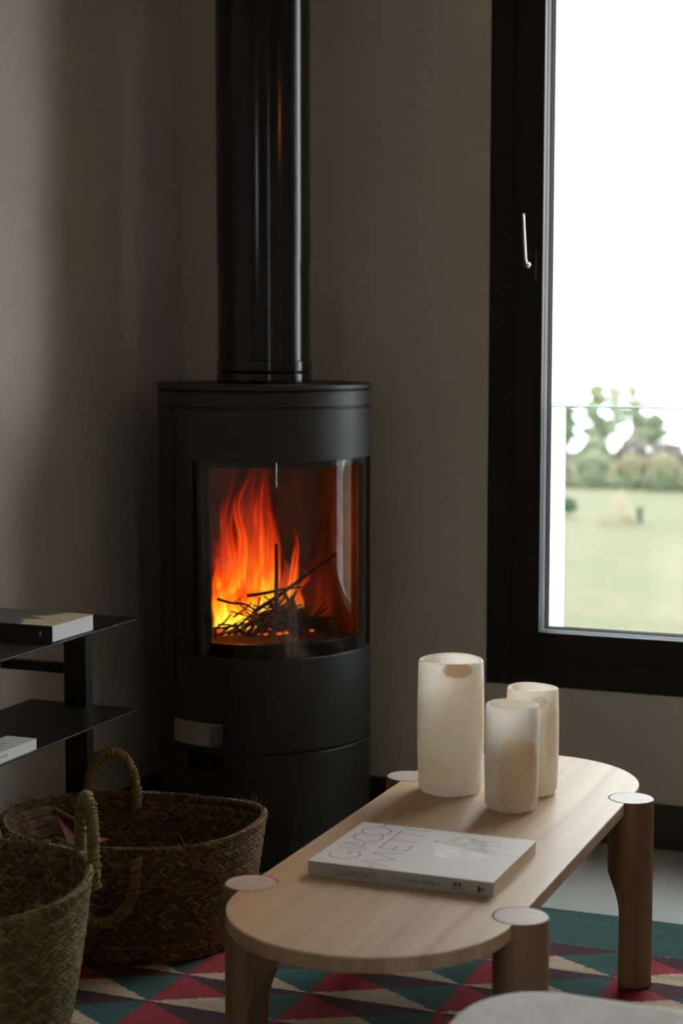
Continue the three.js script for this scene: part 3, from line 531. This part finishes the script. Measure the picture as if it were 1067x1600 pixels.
  for (let k = 0; k < o.fibres; k++) { const f = (o.fibreAt ?? 0) + (r() - 0.5) * (o.fibreSpan ?? 6.28), q = r() < 0.55 ? 0.97 + 0.03 * r() : 0.25 + 0.7 * r(), p = P(f, q), out = V(p.x, 0, p.z).normalize(), l = 0.006 + 0.022 * r() * r(); const a = p.clone(), b = p.clone().add(out.clone().multiplyScalar(l * (0.25 + 0.5 * r()))).add(V((r() - 0.5) * l * 1.6, (q > 0.9 ? l : (r() - 0.4) * l), (r() - 0.5) * l * 1.6)), e = b.clone().add(V((r() - 0.5) * l, (r() - 0.3) * l * 0.7, (r() - 0.5) * l)); fib.push(tube([a, b, e], 0.0006, 3, 5)); }
  const fo = part('loose_fibres', fib, std({ color: tint2, roughness: 0.9 }), t); fo.userData.kind = 'stuff';
  return { t, P };
}
const loop = (f0, span, q0, rise, outFoot, outTop) => (P) => { // loop handle over the rim around angle f0
  const a = P(f0 - span, q0, outFoot), b = P(f0 + span, q0, outFoot), m = P(f0, 1, outTop), pts = [];
  for (let k = 0; k <= 14; k++) { const s = k / 14, e = Math.sin(s * Math.PI), w = Math.cos(s * Math.PI); const base = a.clone().lerp(b, (1 - w * (1 + 0.12 * e)) / 2); const dir = m.clone().sub(a.clone().add(b).multiplyScalar(0.5)); base.add(V(dir.x, 0, dir.z).multiplyScalar(e)); base.y = a.y + (rise - a.y) * Math.pow(e, 0.75); pts.push(base); }
  return pts;
};
// local +x of the basket is the camera's right after turning by the camera's yaw
basket({ name: 'woven_basket', label: 'wide shallow brown woven basket between the stove and the coffee table', x: 0.361, z: 1.054, turn: rad(22), a0: 0.212, b0: 0.172, a1: 0.268, b1: 0.218, h: 0.243, bands: 11, tint: 0x543c26, tint2: 0x86683f, seed: 501, handleTone: 1.0, fibres: 240, fibreAt: 1.5, fibreSpan: 4.5, rimWave: 0.005,
  handles: [loop(-1.86, 0.21, 0.86, 0.335, -0.012, 0.006), (P) => { const pts = []; for (let k = 0; k <= 14; k++) { const s = k / 14, f = 1.74 + 0.27 * Math.cos(s * Math.PI) * -1, e = Math.sin(s * Math.PI); const q = 0.94 - 0.52 * Math.pow(e, 0.8); const p = P(f, q, 0.012 + 0.016 * e); pts.push(p); } return pts; }] });
basket({ name: 'woven_basket', label: 'olive straw basket with an upright loop handle in front of the shelf', x: 0.36, z: 1.745, turn: rad(22), a0: 0.19, b0: 0.19, a1: 0.262, b1: 0.262, h: 0.318, bands: 14, tint: 0x5f5534, tint2: 0x968a58, seed: 521, fibres: 420, fibreAt: 0.3, fibreSpan: 3.6, rimWave: 0.006,
  handles: [loop(-0.42, 0.2, 0.9, 0.432, 0.009, 0.004), loop(-0.42 + Math.PI, 0.2, 0.9, 0.432, 0.009, 0.004)] });
{ // things kept in the wide basket
  const c = [V(0.152, 0.245, 1.027),V(0.215, 0.215, 1.014),V(0.251, 0.175, 0.964),V(0.219, 0.170, 1.069)], base = c[3].clone(), t = thing('red_folder', 'dark red folder with brown edge leaning inside the wide brown basket', 'folder', base.toArray());
  const slab = (q, th) => { // a thin bent board through four corners
    const n = q[1].clone().sub(q[0]).cross(q[3].clone().sub(q[0])).normalize().multiplyScalar(th / 2), up = q.map((v) => v.clone().add(n)), dn = q.map((v) => v.clone().sub(n)), pos = [], tri = (a, b, d) => { for (const v of [a, b, d]) pos.push(v.x - base.x, v.y - base.y, v.z - base.z); };
    tri(up[0], up[1], up[2]); tri(up[0], up[2], up[3]); tri(dn[0], dn[2], dn[1]); tri(dn[0], dn[3], dn[2]);
    for (let e = 0; e < 4; e++) { const f = (e + 1) % 4; tri(up[e], dn[e], dn[f]); tri(up[e], dn[f], up[f]); }
    const g = new THREE.BufferGeometry(); g.setAttribute('position', new THREE.Float32BufferAttribute(pos, 3)); g.computeVertexNormals(); return g;
  };
  part('cover', slab(c, 0.006), std({ color: 0x6b1c20, roughness: 0.7 }), t);
  part('edge_strip', tube([c[0], c[0].clone().lerp(c[1], 0.5), c[1]].map((v) => v.clone().sub(base)), 0.007, 8, 12), std({ color: 0x5a3a26, roughness: 0.7 }), t, 'brown edge strip');
  const k = new THREE.SphereGeometry(1, 40, 20); const p = k.attributes.position; for (let i = 0; i < p.count; i++) { const n = 1 + 0.22 * (fbm(p.getX(i) * 3 + 7, p.getZ(i) * 3 + p.getY(i) * 2 + 9, 611, 3) - 0.5); p.setXYZ(i, p.getX(i) * 0.1 * n, Math.max(-0.3, p.getY(i)) * 0.09 * n, p.getZ(i) * 0.105 * n); } k.computeVertexNormals(); k.rotateY(rad(22)); k.translate(0.43, 0.045, 1.02);
  solo('black_cloth', k, std({ color: 0x121212, roughness: 0.9 }), 'crumpled black cloth lying in the wide brown basket', 'cloth');
}

// ---------------------------------------------------------------- footstool
{
  const fab = tex(256, 256, (u, v) => { const w = noise(u * 128, v * 128, 701, 128, 128), n = fbm(u * 8, v * 8, 703, 3, 8, 8), k = 0.86 + 0.16 * w + 0.1 * (n - 0.5); return [238 * k, 236 * k, 232 * k]; }); fab.repeat.set(5, 5);
  const m = std({ map: fab, roughness: 0.95, sheen: 0.3, sheenRoughness: 0.7 });
  const t = thing('footstool', 'pale grey upholstered footstool with rounded corners beside the coffee table', 'footstool', [1.74, 0, 2.36]);
  const s = new THREE.Shape(), a = 0.335, q = 0.13; s.moveTo(-a + q, -a); s.lineTo(a - q, -a); s.absarc(a - q, -a + q, q, -Math.PI / 2, 0); s.lineTo(a, a - q); s.absarc(a - q, a - q, q, 0, Math.PI / 2); s.lineTo(-a + q, a); s.absarc(-a + q, a - q, q, Math.PI / 2, Math.PI); s.lineTo(-a, -a + q); s.absarc(-a + q, -a + q, q, Math.PI, Math.PI * 1.5);
  const g = new THREE.ExtrudeGeometry(s, { depth: 0.22, bevelEnabled: true, bevelSize: 0.045, bevelThickness: 0.045, bevelOffset: -0.045, bevelSegments: 8, curveSegments: 20 }); g.rotateX(-Math.PI / 2); g.translate(0, 0.145, 0);
  part('cushion', g, m, t);
  const sp = s.getPoints(24).map((v) => V(v.x * 1.002, 0.25, v.y * 1.002)); part('piping', new THREE.TubeGeometry(new THREE.CatmullRomCurve3(sp, true), 160, 0.004, 6, true), m, t);
  for (const [x, z] of [[-1, -1], [1, -1], [1, 1], [-1, 1]]) part('leg', lathe([[0, 0.0085], [0.014, 0.0085], [0.02, 0.11], [0, 0.11]], 20).translate(x * 0.22, 0, z * 0.22), M.oakLegShaded, t);
}

// ---------------------------------------------------------------- pendant lamp out of view, mirrored as a warm line on the pipe
{
  const t = thing('pendant_lamp', 'small black pendant lamp with a warm bulb', 'lamp', [2.39, 1.98, 1.35]);
  part('cord', new THREE.CylinderGeometry(0.003, 0.003, RY - 1.98 - 0.11, 8).translate(0, (RY - 1.98 + 0.11) / 2, 0), M.frame, t);
  part('shade', lathe([[0.012, 0.12], [0.03, 0.115], [0.075, 0.03], [0.08, 0.012], [0.076, 0.012], [0.07, 0.03], [0.028, 0.108], [0.012, 0.112]], 40), M.frame, t);
  const b = std({ color: 0xffffff, emissive: 0xff9a38, emissiveIntensity: 50, roughness: 0.5 }); b.name = 'bulb';
  part('bulb', new THREE.SphereGeometry(0.024, 20, 14), b, t, 'warm glowing bulb');
  const l = new THREE.PointLight(0xffa860, 0.05, 0, 2); l.position.set(2.39, 1.98, 1.35); l.shadow.radius = 1.5; l.castShadow = true; l.name = 'pendant_light'; scene.add(l);
}

// ---------------------------------------------------------------- the meadow outside
const far = (bearing, dist) => V(2.09 + Math.tan(rad(bearing)) * dist, 0, 4.2 - dist); // bearing in degrees from the wall's normal
const GY = -2.5;
{
  const map = tex(1024, 1024, (u, v) => { const n = fbm(u * 10, v * 10, 801, 5, 10, 10), m = fbm(u * 70, v * 70, 805, 4, 70, 70), s = noise(u * 400, v * 400, 809, 400, 400); let c = mixc([67, 64, 36], [77, 71, 45], cl((n - 0.35) * 2)); c = mixc(c, [61, 61, 28], cl((m - 0.45) * 1.6)); const k = 0.9 + 0.2 * s; return [c[0] * k, c[1] * k, c[2] * k]; });
  map.repeat.set(0.06, 0.06);
  const n = 60, g = new THREE.PlaneGeometry(90, 49, n, n); g.rotateX(-Math.PI / 2); g.translate(-6, 0, -22.5);
  const p = g.attributes.position, uv = g.attributes.uv; for (let i = 0; i < p.count; i++) { const x = p.getX(i), z = p.getZ(i), rise = cl((-z - 37.5) / 12) * 0.35; p.setY(i, GY + rise + 0.08 * (fbm(x * 0.2 + 9, z * 0.2 + 60, 811, 3) - 0.5)); uv.setXY(i, x, z); } g.computeVertexNormals();
  structMesh('meadow', g, std({ map, roughness: 1 }), 'pale green meadow outside the window', 'meadow');
}
function leafyGeo(seed, n, rx, ry, rz, size, lean = 0) { // a crown of small flat leaves
  const r = mulberry(seed), pos = [], idx = [];
  for (let k = 0; k < n; k++) {
    const a = r() * Math.PI * 2, e = Math.asin(r() * 1.0), q = 0.55 + 0.45 * Math.cbrt(r()); const lump = 0.75 + 0.45 * noise(a * 1.3 + 5, e * 2.5 + 5, seed);
    const c = V(Math.cos(a) * Math.cos(e) * rx * q * lump, Math.sin(e) * ry * q * lump, Math.sin(a) * Math.cos(e) * rz * q * lump), d = V(r() - 0.5, r() - 0.3, r() - 0.5).normalize(), s = V(r() - 0.5, r() - 0.5, r() - 0.5).cross(d).normalize(), l = size * (0.6 + 0.8 * r()), b = pos.length / 3;
    for (const v of [c.clone(), c.clone().add(d.clone().multiplyScalar(l * 0.5)).add(s.clone().multiplyScalar(l * 0.3)), c.clone().add(d.clone().multiplyScalar(l)), c.clone().add(d.clone().multiplyScalar(l * 0.5)).sub(s.clone().multiplyScalar(l * 0.3))]) pos.push(v.x, v.y, v.z); idx.push(b, b + 1, b + 2, b, b + 2, b + 3);
  }
  const g = new THREE.BufferGeometry(); g.setAttribute('position', new THREE.Float32BufferAttribute(pos, 3)); g.setIndex(idx); const f = g.toNonIndexed(); f.computeVertexNormals(); return f;
}
{
  const leaf = (c) => std({ color: c, roughness: 0.9, side: THREE.DoubleSide });
  const hues = { green: leaf(0x6e765e), dark: leaf(0x5e674c), straw: leaf(0x807a5e), rust: leaf(0x807058), brown: leaf(0x756f66), pale: leaf(0x767c62) };
  hues.crown = leaf(0x7a8367); hues.crownPale = leaf(0x858a76); hues.crownDark = leaf(0x69775b);
  const stemM = std({ color: 0x5e5244, roughness: 0.95 });
  const shapes = [0, 1, 2, 3].map((k) => leafyGeo(821 + k, 1300, 0.4 + 0.02 * k, 0.5, 0.4, 0.085));
  const stems = (() => { const r = mulberry(77), gs = []; for (let k = 0; k < 9; k++) { const a = r() * 6.28; gs.push(tube([V(0, -0.1, 0), V(Math.cos(a) * 0.2, 0.15, Math.sin(a) * 0.15), V(Math.cos(a) * (0.4 + 0.3 * r()), 0.4 * r() + 0.1, Math.sin(a) * 0.3)], 0.012, 4, 5)); } return merge(gs); })();
  const r = mulberry(831);
  const shrub = (x, z, sc, hue, label, group) => { const t = thing('hedge_shrub', label, 'shrub', [x, GY + cl((-z - 37.5) / 12) * 0.35 - 0.03, z], r() * 0.8 - 0.4, group); t.scale.set(sc[0], sc[1], sc[0]); part('foliage', shapes[Math.floor(r() * 4)], hues[hue], t); part('stem', stems, stemM, t); };
  for (let x = -17; x < 3; x += 0.86) shrub(x + r() * 0.12, -37.6 - r() * 0.6, [0.95 + 0.2 * r(), 0.55 + 0.4 * r() + 0.3 * (Math.abs(x + 6.1) < 0.9)], r() < 0.6 ? 'dark' : 'green', 'low dark green shrub in the front row of the hedge beyond the meadow', 'front row of the hedge');
  for (let x = -18; x < 3; x += 0.98) shrub(x + r() * 0.15, -40.6 - r(), [1.05 + 0.15 * r(), 0.95 + 0.3 * r()], r() < 0.5 ? 'straw' : r() < 0.4 ? 'rust' : 'pale', 'straw coloured shrub in the middle row of the hedge beyond the meadow', 'middle row of the hedge');
  for (let x = -20; x < 3; x += 1.0) shrub(x + r() * 0.15, -44.0 - r(), [1.15 + 0.1 * r(), 1.2 + 0.2 * r()], r() < 0.75 ? 'brown' : 'pale', 'brown brushy shrub in the back row of the hedge beyond the meadow', 'back row of the hedge');
  // thin trees behind the hedge
  const tree = (bearing, dist, h, w, hue, dens, seed, label) => {
    const f = far(bearing, dist), t = thing('field_tree', label, 'tree', [f.x, GY + 0.35, f.z], 0, 'thin trees behind the hedge'); const q = mulberry(seed);
    const trunk = V(0, 0, 0), tip = V((q() - 0.5) * 0.2, h * 0.96, 0); part('trunk', tube([trunk, V((q() - 0.5) * 0.12, h * 0.45, 0), tip], 0.045, 6, 12, (s) => 1 - 0.75 * s), stemM, t);
    const lv = [];
    for (let k = 0; k < 11; k++) { const y = h * (0.06 + 0.86 * k / 11), a = q() * 6.28, l = w * (0.35 + 0.65 * q()) * (1.15 - 0.75 * k / 11), e = V(Math.cos(a) * l, y + 0.25 * l + 0.15 * q(), Math.sin(a) * l); part('branch', tube([V(0, y, 0), V(Math.cos(a) * l * 0.5, y + 0.08 * l, Math.sin(a) * l * 0.5), e], 0.014, 4, 5), stemM, t); if (q() < dens) { const g = leafyGeo(seed + k * 7, 230, 0.17 + 0.1 * q(), 0.15 + 0.09 * q(), 0.17, 0.11); g.translate(e.x, e.y, e.z); lv.push(g); const g2 = leafyGeo(seed + k * 7 + 3, 130, 0.13, 0.13, 0.13, 0.1); g2.translate(e.x * 0.5, y + 0.1 * l, e.z * 0.5); lv.push(g2); } }
    part('foliage', lv.map((g) => { g.deleteAttribute('uv'); return g; }), hues[hue], t);
  };
  tree(-14.79, 50, 1.25, 0.3, 'crownDark', 1, 901, 'bushy green tree beside the white window reveal');
  tree(-13.85, 51, 2.0, 0.42, 'crown', 0.95, 911, 'tallest leafy tree of the row behind the hedge');
  tree(-13.25, 54, 1.85, 0.34, 'crownPale', 0.85, 921, 'pale sparse tree between two fuller trees behind the hedge');
  tree(-12.64, 52, 1.95, 0.42, 'crown', 0.85, 931, 'open crowned tree at the end of the row behind the hedge');
  tree(-12.0, 51, 0.95, 0.25, 'crown', 0.9, 941, 'low sapling behind the hedge beside the open crowned tree');
  // heap of dry grass
  const hp = far(-13.04, 34.2), t = thing('hay_heap', 'pale beige cone shaped heap of dry grass in the meadow', 'hay heap', [hp.x, GY - 0.02, hp.z]);
  const hm = std({ color: 0x6d6552, roughness: 1 }); const cone = lathe([[0.36, 0], [0.33, 0.12], [0.24, 0.34], [0.14, 0.56], [0.05, 0.7], [0, 0.72]], 24); { const p = cone.attributes.position; for (let i = 0; i < p.count; i++) { const k = 1 + 0.3 * (noise(Math.atan2(p.getX(i), p.getZ(i)) * 2 + 8, p.getY(i) * 6, 951) - 0.5); p.setXYZ(i, p.getX(i) * k, p.getY(i), p.getZ(i) * k); } cone.computeVertexNormals(); }
  part('core', cone, hm, t); const st = [], q = mulberry(961); for (let k = 0; k < 260; k++) { const a = q() * 6.28, y = q() * 0.66, rr = 0.36 * (1 - y / 0.74); st.push(tube([V(Math.cos(a) * rr * 0.7, y + 0.1, Math.sin(a) * rr * 0.7), V(Math.cos(a) * (rr + 0.02), y + 0.02, Math.sin(a) * (rr + 0.02)), V(Math.cos(a) * (rr + 0.06), Math.max(0.01, y - 0.14), Math.sin(a) * (rr + 0.06))], 0.006, 3, 3)); } const so = part('straw', st, hm, t); so.userData.kind = 'stuff';
  const pp = far(-12.4, 34.6), pt = thing('meadow_post', 'short dark post standing beside the beige hay heap', 'post', [pp.x, GY - 0.03, pp.z]); const pm = std({ color: 0x3b4136, roughness: 0.9 });
  part('shaft', lathe([[0.05, 0], [0.06, 0.02], [0.058, 0.28], [0.05, 0.3]], 14), pm, pt); part('cap', lathe([[0, 0.3], [0.07, 0.3], [0.075, 0.33], [0.05, 0.35], [0, 0.355]], 14), pm, pt);
  const sp = far(-14.69, 34.8), sh = thing('meadow_bush', 'small dark green bush in the meadow beside the window reveal', 'shrub', [sp.x, GY - 0.02, sp.z]); const bg = leafyGeo(971, 700, 0.16, 0.26, 0.16, 0.07); bg.translate(0, 0.18, 0); part('foliage', bg, leaf(0x41583f), sh); part('stem', tube([V(0, 0, 0), V(0.01, 0.15, 0), V(0, 0.3, 0)], 0.015, 5, 5), stemM, sh);
}

renderer.render(scene, camera);
